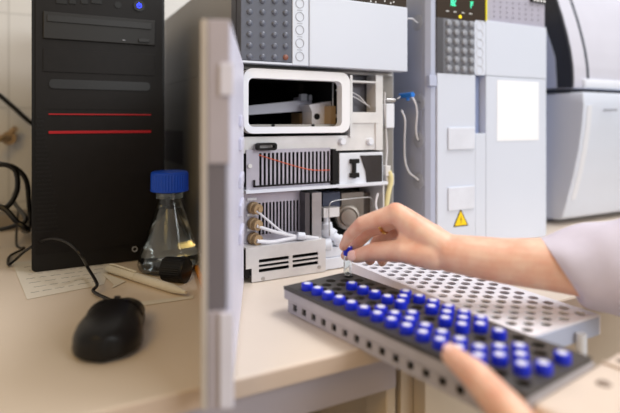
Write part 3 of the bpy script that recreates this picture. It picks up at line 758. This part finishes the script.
# ---------------------------------------------------------------- mass spectrometer at the far right
sm = thing('mass_spectrometer', 'white instrument with curved silver hood at the right edge', 'laboratory instrument', (1.2, .98, T))
X0 = .980
MB().bx(X0 - .012, 1.5, .765, 1.2, .004, .281, .003).build('lower_body', M_housing, sm)
cv = [(583.5, 93), (583.5, 105), (582, 125), (578.5, 150), (573.5, 175), (567, 200), (563, 215)]
prof = [sp(p, q, X0) for p, q in cv]
poly = [(y, T + h) for y, h in prof]
poly = [(.764, T + .281)] + [(poly[0][0], T + .281)] + poly[1:-1] + [(poly[-1][0], T + .018), (poly[-1][0] + .012, T + .012), (.764, T + .012)]
MB().prism(poly, 'x', X0, 1.5, .0035).build('lower_door', M_cover, sm, smooth=True)
b = MB()                                     # lighter rounded rim following the curve
rim = [(y - .0012, T + h) for y, h in prof[1:-1]]; 
b.rings([[(X0 + .012, y, z), (X0 + .022, y - .003, z), (X0 + .026, y - .0005, z), (X0 + .026, y + .004, z), (X0 + .012, y + .004, z)] for y, z in rim]); b.build('raised_rim', M_white, sm, smooth=True)
for k in range(4):
    (x, h) = fp(604 + k * 3.3, 110, .667)
    MB().bx(x - .0018, x + .0018, .660, .668, h - .0022, h + .0022, .0006).build('indicator', M_ring, sm)
for q in (113, 188):
    y, h = sp(553.5, q, X0 - .012); MB().cyl((X0 - .012, y + .02, T + h), (X0 - .0135, y + .02, T + h), .003, seg=12).build('screw', M_dark, sm)
for (fx_, fy_) in ((1.0, .80), (1.45, .80), (1.0, 1.15), (1.45, 1.15)):
    MB().cyl((fx_, fy_, T + .0005), (fx_, fy_, T + .0045), .015).build('foot', M_dark, sm)
hc = [(573.6, 88), (573.8, 78), (573.3, 66), (571, 50), (567.8, 35), (563, 17), (557.6, 0), (551, -17), (541, -36)]
hprof = [sp(p, q, X0 + .004) for p, q in hc]
hb_ = T + .290
front = [(hprof[0][0] + .006, hb_)] + [(y, T + h) for y, h in hprof]
poly = [(1.15, hb_)] + front + [(1.15, T + hprof[-1][1])]
MB().prism(poly, 'x', X0 + .005, 1.5, .004).build('hood', M_hood, sm, smooth=True)
bk = [sp(p, q, X0) for p, q in ((557.6, 88), (556, 58), (551, 42), (546.6, 29), (539, 10), (530, -10), (520, -30))]
blk = [(y + .0, T + h) for y, h in bk]
MB().prism(front[1:] + blk[::-1], 'x', X0 - .002, X0 + .0045).build('hood_side', M_hoodd, sm)
MB().prism(blk + [(1.15, blk[-1][1]), (1.15, hb_)], 'x', X0 - .004, X0 + .004).build('hood_rear_side', M_housing, sm)
b = MB(); b.rings([[(X0 + .046, y - .0012, z), (X0 + .0525, y - .0012, z), (X0 + .0525, y + .003, z), (X0 + .046, y + .003, z)] for y, z in front[2:]]); b.build('hood_seam', M_seam, sm)
b = MB(); b.box(X0 + .03, 1.5, hprof[0][0] - .008, hprof[0][0] + .02, T + .2905, T + .310, .004); b.build('hood_lip', M_white, sm, smooth=True)
MB().box(X0 - .002, 1.5, .735, 1.15, T + .2815, T + .2895).build('hood_gap', M_seam, sm)
x, h = fp(611, 1, .80); MB().box(x - .03, x + .05, hprof[5][0] - .012, hprof[5][0] + .01, T + h + .03, T + h + .04, .002).build('hood_badge', M_label, sm)

# ---------------------------------------------------------------- vial trays
PIT, ROW = .01875, .014
def holed_deck(b, u0, u1, v0, v1, z0, z1, pit, row, nrow, phase, r, umin, umax):
    angs = sorted({2 * PI * k / 16 for k in range(16)} | {a % (2 * PI) for a in (math.atan2(row, pit), PI - math.atan2(row, pit), PI + math.atan2(row, pit), -math.atan2(row, pit))})
    def edge(a):
        c, s_ = math.cos(a), math.sin(a); t = min((pit / 2) / abs(c) if abs(c) > 1e-9 else 9, (row / 2) / abs(s_) if abs(s_) > 1e-9 else 9)
        return c * t, s_ * t
    va, vb = -row / 2, (nrow - .5) * row
    b.box(u0, u1, v0, va, z0, z1); b.box(u0, u1, vb, v1, z0, z1)
    holes = []
    for j in range(nrow):
        i0 = math.ceil((umin - phase * j * pit) / pit - 1e-6); i1 = math.floor((umax - phase * j * pit) / pit + 1e-6)
        a = (i0 + phase * j - .5) * pit; c = (i1 + phase * j + .5) * pit; w0, w1 = (j - .5) * row, (j + .5) * row
        b.box(u0, a, w0, w1, z0, z1); b.box(c, u1, w0, w1, z0, z1)
        for i in range(i0, i1 + 1):
            cu, cv_ = (i + phase * j) * pit, j * row; holes.append((i, j))
            E_ = [edge(x) for x in angs]; n = len(angs)
            top = [b.v((cu + e[0], cv_ + e[1], z1)) for e in E_]; ti = [b.v((cu + r * math.cos(x), cv_ + r * math.sin(x), z1)) for x in angs]
            bo = [b.v((cu + r * math.cos(x), cv_ + r * math.sin(x), z0)) for x in angs]; bt = [b.v((cu + e[0], cv_ + e[1], z0)) for e in E_]
            for k in range(n):
                q = (k + 1) % n
                b.face([top[k], top[q], ti[q], ti[k]]); b.face([ti[k], ti[q], bo[q], bo[k]]); b.face([bo[k], bo[q], bt[q], bt[k]])
    return holes
RX, RY = .27095, .52007; RANG = math.atan2(-.98769, .15643)     # local x runs towards the photographer
rk = thing('vial_rack', 'charcoal vial rack full of blue capped vials jutting over the bench edge', 'vial rack', (RX, RY, T + .001), RANG, True)
u0, u1 = -.026, .2725; v0, v1 = -.0115, .0830
b = MB(); holes = holed_deck(b, u0, u1, v0, v1, .0265, .0300, PIT, ROW, 6, .5, .0060, -.0125, .2640)
b.build('deck', M_deck, rk)
b = MB()                                       # body: two-tier sides
wv = .003
for (a, c) in ((v0 - .0015, v0 + wv), (v1 - wv, v1 + .0015)):
    b.box(u0 - .0015, u1 + .0015, a, c, .0155, .0262, .0008)
for (a, c) in ((u0 - .0015, u0 + wv), (u1 - wv, u1 + .0015)):
    b.box(a, c, v0 + wv, v1 - wv, .0155, .0262)
b.build('upper_frame', M_rack, rk)
b = MB()
for (a, c) in ((v0 + .002, v0 + .0045), (v1 - .0045, v1 - .002)):
    b.box(u0 + .002, u1 - .002, a, c, .0115, .0153); b.box(u0 + .002, u1 - .002, a, c, .0, .0042)
    k = u0 + .002; n = 17; st_ = (u1 - u0 - .004) / n
    for i in range(n): b.box(k + i * st_, k + i * st_ + st_ * .55, a, c, .0042, .0115)
for (a, c) in ((u0 + .002, u0 + .0045), (u1 - .0045, u1 - .002)):
    b.box(a, c, v0 + .0046, v1 - .0046, .0, .0153)
b.build('lower_frame', M_rack, rk)
b = MB(); b.box(u0 + .003, u1 - .003, v0 + .005, v1 - .005, .0002, .0022); b.build('floor_plate', M_void, rk)
b = MB(); b.box(u0 - .001, u1 + .001, v0 - .0022, v0 - .0012, .0262, .0300); b.build('rim', M_deck, rk)
# cream end piece
b = MB(); b.box(u1 + .0018, u1 + .085, v0 + .002, v1 + .045, .004, .0240, .004); ef = b.build('end_handle', M_cream, rk)
for (a, c, r_) in ((.020, .058, .0055), (.050, .030, .005), (.012, .108, .004)):
    b = MB(); b.lathe([(r_, .0241), (r_ * .8, .0252)], (u1 + a, c, 0), seg=18); b.build('grey_pad', mat('pad_taupe', (140, 124, 112), .5), ef, smooth=True)
b = MB(); b.box(u1 + .004, u1 + .083, v1 + .008, v1 + .011, .0241, .0265, .001); b.build('raised_rib', M_cream, ef)

# vials
def make_vial(label, loc, group=None):
    t = thing('glass_vial', label, 'vial', loc, 0, True, group)
    MB().lathe([(.0048, .0), (.0058, .0008), (.0058, .0215), (.0040, .0245), (.0040, .0270), (.0030, .0271), (.0030, .0240), (.0048, .0212), (.0048, .0016), (.001, .0012)], (0, 0, 0), seg=20).build('glass_body', M_glass, t, smooth=True)
    b = MB(); n = 28
    def rg(r, h, k_=0): return [(r * (1 - (k_ if k % 2 else 0)) * math.cos(2 * PI * k / n), r * (1 - (k_ if k % 2 else 0)) * math.sin(2 * PI * k / n), h) for k in range(n)]
    b.rings([rg(.0042, .0243), rg(.0062, .0244), rg(.0064, .0250), rg(.0064, .0334), rg(.0060, .0345), rg(.0039, .0346)]); b.build('cap', M_blue, t, smooth=True)
    MB().lathe([(.0038, .0340), (.0038, .0350), (.003, .0351)], (0, 0, 0), seg=18).build('septum', M_septum, t, smooth=True)
    return t
cells = [(0, 0), (1, 0), (2, 0), (3, 0), (4, 0), (5, 0), (6, 0), (7, 0), (0, 3), (1, 3), (2, 3), (3, 3), (5, 1), (6, 1), (2, 5), (3, 4), (4, 3), (3, 5), (4, 5), (5, 4), (5, 5), (6, 4), (7, 3), (6, 5), (7, 4), (8, 3), (7, 5), (8, 4), (9, 4), (6, 2), (7, 1), (8, 0), (8, 1), (9, 0), (9, 1), (10, 0), (10, 1), (11, 0), (11, 1), (12, 0), (11, 2), (12, 1), (11, 3), (12, 2), (13, 1), (13, 2), (12, 4)]
rowname = ['outer left row', 'second row from left', 'third row from left', 'fourth row from left', 'fifth row from left', 'row beside the white tray']
ordn = ['first', 'second', 'third', 'fourth', 'fifth', 'sixth', 'seventh', 'eighth', 'ninth', 'tenth', 'eleventh', 'twelfth', 'thirteenth', 'fourteenth']
ra, rb = Vector((math.cos(RANG), math.sin(RANG), 0)), Vector((-math.sin(RANG), math.cos(RANG), 0))
proto = None
for j in range(6):
    col = sorted(c for c in cells if c[1] == j)
    for k, (i, _) in enumerate(col):
        P = Vector((RX, RY, T + .0036)) + ra * ((i + .5 * j) * PIT) + rb * (j * ROW)
        lb = "%s blue-capped vial from the far end in the rack's %s" % (ordn[k], rowname[j])
        if proto is None: proto = make_vial(lb, P, 'blue capped vials in the rack'); t = proto
        else: t = copy_tree(proto); t.location = P; t['label'] = lb
# the vial in the fingers
VP = cp(347.8, 277, .634)
hv = copy_tree(proto); hv.location = (VP.x, VP.y, T + .0335); hv['label'] = 'blue-capped glass vial pinched between thumb and fingers above the rack'
hv.scale = (.88, .88, 1.0)
del hv['group']

tl = hp(440, 295.8, .041); 
TWX = -.006
wt = thing('empty_vial_tray', 'white empty vial tray with rows of round holes beside the rack', 'vial tray', (.4075, .606, T + .001), math.radians(-90 + 2.0), True)
u0, u1 = -.015, .274; v0, v1 = -.010, .0965
b = MB(); holed_deck(b, u0, u1, v0, v1, .0177, .0200, PIT, ROW, 7, .5, .0058, -.004, .266); b.build('deck', M_tray, wt)
b = MB()
b.box(u0 - .001, u1 + .001, v0 - .0022, v0 - .0001, .0, .020); b.box(u0 - .001, u1 + .001, v1 + .0001, v1 + .0022, .0, .020)
b.box(u0 - .001, u0 + .0012, v0, v1, .0, .0176)
b.build('side_skirt', M_tray, wt)
b = MB(); b.box(u1 - .0012, u1 + .001, v0, v1, .0, .0176); b.build('shaded_end_panel', M_housing, wt)  # blue-grey on a white tray: shade of the near end put into colour
b = MB(); b.box(u0 + .002, u1 - .002, v0 + .002, v1 - .002, .0005, .002); b.build('floor_plate', mat('tray_inside_shade', (70, 64, 72), .7), wt)  # dark floor colour stands in for the shade inside the holes
b = MB(); b.cyl((u1 + .0062, .058, -.010), (u1 + .0062, .058, .011), .005, seg=18); b.build('locating_pin', M_white, wt, smooth=True)

# ---------------------------------------------------------------- the person's arms
per = thing('person', 'person in white lab coat reaching in with both bare hands', 'person', cp(600, 420, .48))
def capsule(b, p0, r0, p1, r1, n=5):
    p0, p1 = Vector(p0), Vector(p1); d = p1 - p0; L = d.length
    ax = d.normalized(); prof = []
    for k in range(n + 1):
        a = -PI / 2 + PI / 2 * k / n; prof.append((r0 * math.cos(a), r0 * math.sin(a)))
    for k in range(n + 1):
        a = PI / 2 * k / n; prof.append((r1 * math.cos(a), L + r1 * math.sin(a)))
    b.lathe(prof, p0, ax, 20)
def limb(b, js):
    for (p0, r0), (p1, r1) in zip(js, js[1:]): capsule(b, p0, r0, p1, r1)
def J(px, py, Z, r): return (cp(px, py, Z), r)
def flesh(b, name, parent, vox=.0016, it=5):
    o = b.build(name, M_skin, parent)
    m = o.modifiers.new('r', 'REMESH'); m.mode = 'VOXEL'; m.voxel_size = vox; m.use_smooth_shade = True
    m2 = o.modifiers.new('s', 'SMOOTH'); m2.factor = .5; m2.iterations = it
    dg = bpy.context.evaluated_depsgraph_get(); dg.update()
    me = bpy.data.meshes.new_from_object(o.evaluated_get(dg))
    o.modifiers.clear(); o.data = me
    for p in me.polygons: p.use_smooth = True
    if not me.materials: me.materials.append(M_skin)
    return o
b = MB()
wrist = J(449, 253, .570, .0205)
# forearm
limb(b, [J(650, 270, .527, .034), J(600, 268, .535, .0325), J(552, 264.5, .545, .0275), J(505, 261, .557, .0242), wrist])
idx = [J(396, 213, .592, .0112), J(362, 223.5, .606, .0086), J(349, 236, .620, .0070), J(343.3, 246.5, .628, .0054)]
mid = [J(402, 216, .612, .0116), J(368, 230.5, .630, .0090), J(354, 246, .643, .0080), J(345.5, 255.5, .655, .0064)]
rin_ = [J(407, 224, .630, .0112), J(381, 238, .646, .0090), J(372, 251, .650, .0078), J(370, 260, .645, .0066)]
pnk = [J(414, 233, .645, .0098), J(394, 246, .655, .0078), J(385, 255, .652, .0068), J(382, 262, .646, .0058)]
thm = [J(432, 255, .572, .0165), J(404, 251, .580, .0132), J(375, 251.5, .602, .0106), J(356, 256.3, .618, .0080)]
for f in (idx, mid, rin_, pnk, thm): limb(b, f)
for f in (idx, mid, rin_, pnk): capsule(b, wrist[0], .0195, f[0][0], f[0][1] + .001)
capsule(b, cp(430, 240, .585), .0195, cp(408, 228, .600), .0135)
capsule(b, cp(432, 246, .580), .019, cp(410, 236, .600), .014)
capsule(b, thm[0][0], .0165, cp(410, 226, .596), .0110)
capsule(b, thm[1][0], .0115, cp(409, 228, .598), .0095)
capsule(b, cp(438, 254, .595), .0185, pnk[0][0], .011)
ra_ = flesh(b, 'right_arm', per)
def nail(tip, prev, toward, r, name_parent, s=.82, L=.0085, W=.0058):
    d = (tip - prev).normalized(); n = (toward - d * toward.dot(d)).normalized(); sd = d.cross(n)
    b = MB(); rs = []
    for i in range(7):
        t = i / 6; row = []
        for k in range(7):
            q = -1 + 2 * k / 6; wv_ = W * (1 - .35 * abs(2 * t - 1) ** 3)
            ang = q * wv_ / r
            row.append(tip + d * (L * (t - .55)) + sd * (r * math.sin(ang)) + n * (r * math.cos(ang) * s + .0012 - .0012 * abs(2 * t - 1) ** 2))
        rs.append(row)
    V = [[b.v(p) for p in row] for row in rs]; U = [[b.v(p - n * .0015) for p in row] for row in rs]
    for i in range(6):
        for k in range(6):
            b.face([V[i][k], V[i + 1][k], V[i + 1][k + 1], V[i][k + 1]]); b.face([U[i][k], U[i][k + 1], U[i + 1][k + 1], U[i + 1][k]])
    for k in range(6):
        b.face([V[0][k], V[0][k + 1], U[0][k + 1], U[0][k]]); b.face([V[6][k], U[6][k], U[6][k + 1], V[6][k + 1]])
        b.face([V[k][0], U[k][0], U[k + 1][0], V[k + 1][0]]); b.face([V[k][6], V[k + 1][6], U[k + 1][6], U[k][6]])
    return b.build('fingernail', M_nail, name_parent, smooth=True)
camv = Vector((0, 0, T + EYE))
tipc = thm[3][0] + (thm[3][0] - thm[2][0]).normalized() * .001
nail(tipc, thm[2][0], (camv - thm[3][0]).normalized() + Vector((0, 0, .25)), .0090, ra_, s=1.0, L=.0105, W=.0066)
ip = mid[0][0].lerp(mid[1][0], .58); iax = (mid[1][0] - mid[0][0]).normalized()
MB().lathe([(.0100, -.0018), (.0120, -.0016), (.0123, 0), (.0120, .0016), (.0100, .0018)], ip, iax, 28).build('finger_ring', M_gold, ra_, smooth=True)

# left hand holding the rack by its long edge, thumb on top, fingers underneath
b = MB()
lth = [J(535, 452, .335, .0165), J(508, 412, .352, .0130), J(474, 374, .382, .0108), J(452, 356, .402, .0082)]
limb(b, lth)
def R_(u_, v_, h_): return Vector((RX, RY, T + .001 + h_)) + ra * u_ + rb * v_
lw = cp(600, 520, .315)
fing = []
for k, (uu, ln) in enumerate(((.235, .050), (.254, .056), (.272, .053), (.288, .044))):
    r0 = (.0105, .0108, .0100, .0088)[k]
    f = [(R_(uu + .012, -.036, -.022 - .002 * k), r0 + .001), (R_(uu + .004, -.008, -.0175), r0), (R_(uu, -.008 + ln * .55, -.0125), r0 * .86), (R_(uu - .002, -.008 + ln, -.0105), r0 * .74)]
    fing.append(f); limb(b, f); capsule(b, lw, .020, f[0][0], f[0][1] + .001)
capsule(b, lth[0][0], .0165, lw, .021)
capsule(b, lth[0][0], .0155, fing[0][0][0], .0115)
limb(b, [(lw, .0215), (cp(690, 600, .29), .028), (cp(740, 645, .28), .031)])
la_ = flesh(b, 'left_arm', per)
nail(lth[3][0] + (lth[3][0] - lth[2][0]).normalized() * .002, lth[2][0], Vector((0, 0, 1)) + ra * -.2, .0084, la_, L=.010, W=.0062)

def sleeve(pts, name, seg=48, thick=.0016, tilt=None):
    b = MB(); rs = []; inn = []
    n = len(pts); up = None
    for i, (p, r) in enumerate(pts):
        d = (pts[min(i + 1, n - 1)][0] - pts[max(i - 1, 0)][0]).normalized()
        up0 = Vector((0, 0, 1)); a = d.cross(up0).normalized(); u_ = a.cross(d).normalized()
        t = i / (n - 1); ring = []; ri = []
        for k in range(seg):
            th_ = 2 * PI * k / seg
            wv_ = 1 + (.05 * math.sin(3 * th_ + 7 * t) + .035 * math.sin(5 * th_ - 11 * t + 1) + .03 * math.sin(2 * th_ + 19 * t)) * min(1, .25 + t * 3)
            sag = 1.0 + (.16 * max(0, -math.sin(th_)) * min(1, t * 2.2))
            off = d * (tilt * -math.sin(th_) * max(0, 1 - t * 4)) if tilt else Vector((0, 0, 0))
            dirv = a * math.cos(th_) + u_ * math.sin(th_)
            ring.append(p + off + dirv * (r * wv_ * sag)); ri.append(p + off + dirv * (r * wv_ * sag - thick))
        rs.append(ring); inn.append(ri)
    b.rings(inn[::-1] + rs, False); b.bm.verts.ensure_lookup_table(); b.face(list(b.bm.verts)[-seg:])
    return b.build(name, M_coat, per, smooth=True)
def dens(js, n):
    P = catmull([j[0] for j in js], n); R = catmull([(j[1], 0, 0) for j in js], n)
    return [(p, r.x) for p, r in zip(P, R)]
sleeve(dens([(cp(560, 267, .545), .0325), (cp(572, 266, .542), .0365), (cp(600, 266, .536), .043), (cp(640, 266, .526), .050), (cp(700, 262, .513), .057), (cp(790, 262, .50), .066), (cp(900, 262, .49), .074)], 7), 'coat_sleeve', tilt=.013)
sleeve(dens([(cp(705, 615, .286), .036), (cp(740, 645, .28), .040), (cp(800, 690, .27), .046), (cp(900, 760, .26), .054)], 6), 'coat_sleeve')

# ---------------------------------------------------------------- light
def area(name, loc, target, sx, sy, power, col):
    l = bpy.data.lights.new(name, 'AREA'); l.shape = 'RECTANGLE'; l.size = sx; l.size_y = sy; l.energy = power; l.color = col
    o = bpy.data.objects.new(name, l); C.objects.link(o); o.location = loc
    o.rotation_euler = (Vector(target) - Vector(loc)).to_track_quat('-Z', 'Y').to_euler(); return o
area('ceiling_lamp', (1.2, .1, 2.55), (.7, .45, .8), 1.2, .5, 29, (1, .98, .99))
area('desk_side_lamp', (-.65, -.25, 1.65), (.03, .45, .75), .5, .5, 4.6, (1, .62, .16))
area('window_light', (1.1, -1.55, 1.75), (.5, .6, .85), 1.3, 1.0, 24, (.93, .97, 1))
w = bpy.data.worlds.new('room_air'); bpy.context.scene.world = w; w.use_nodes = True
bg = w.node_tree.nodes['Background']; bg.inputs['Color'].default_value = (1, .93, .83, 1); bg.inputs['Strength'].default_value = .37

# ---------------------------------------------------------------- camera
cd = bpy.data.cameras.new('camera'); co = bpy.data.objects.new('camera', cd); C.objects.link(co)
cd.sensor_fit = 'HORIZONTAL'; cd.sensor_width = 36; cd.lens = 36 * F / 620
co.location = (0, 0, T + EYE)
fwd = Vector((st, ct, 0)); co.rotation_euler = fwd.to_track_quat('-Z', 'Y').to_euler()
cd.shift_y = -(206.5 - HY) / 620
cd.clip_start = .02; cd.clip_end = 50
cd.dof.use_dof = True; cd.dof.focus_distance = .70; cd.dof.aperture_fstop = 2.3
sc = bpy.context.scene; sc.camera = co
sc.view_settings.view_transform = 'Standard'; sc.view_settings.look = 'None'
sc.view_settings.exposure = 0.0; sc.view_settings.gamma = 1.0; sc.view_settings.use_curve_mapping = False
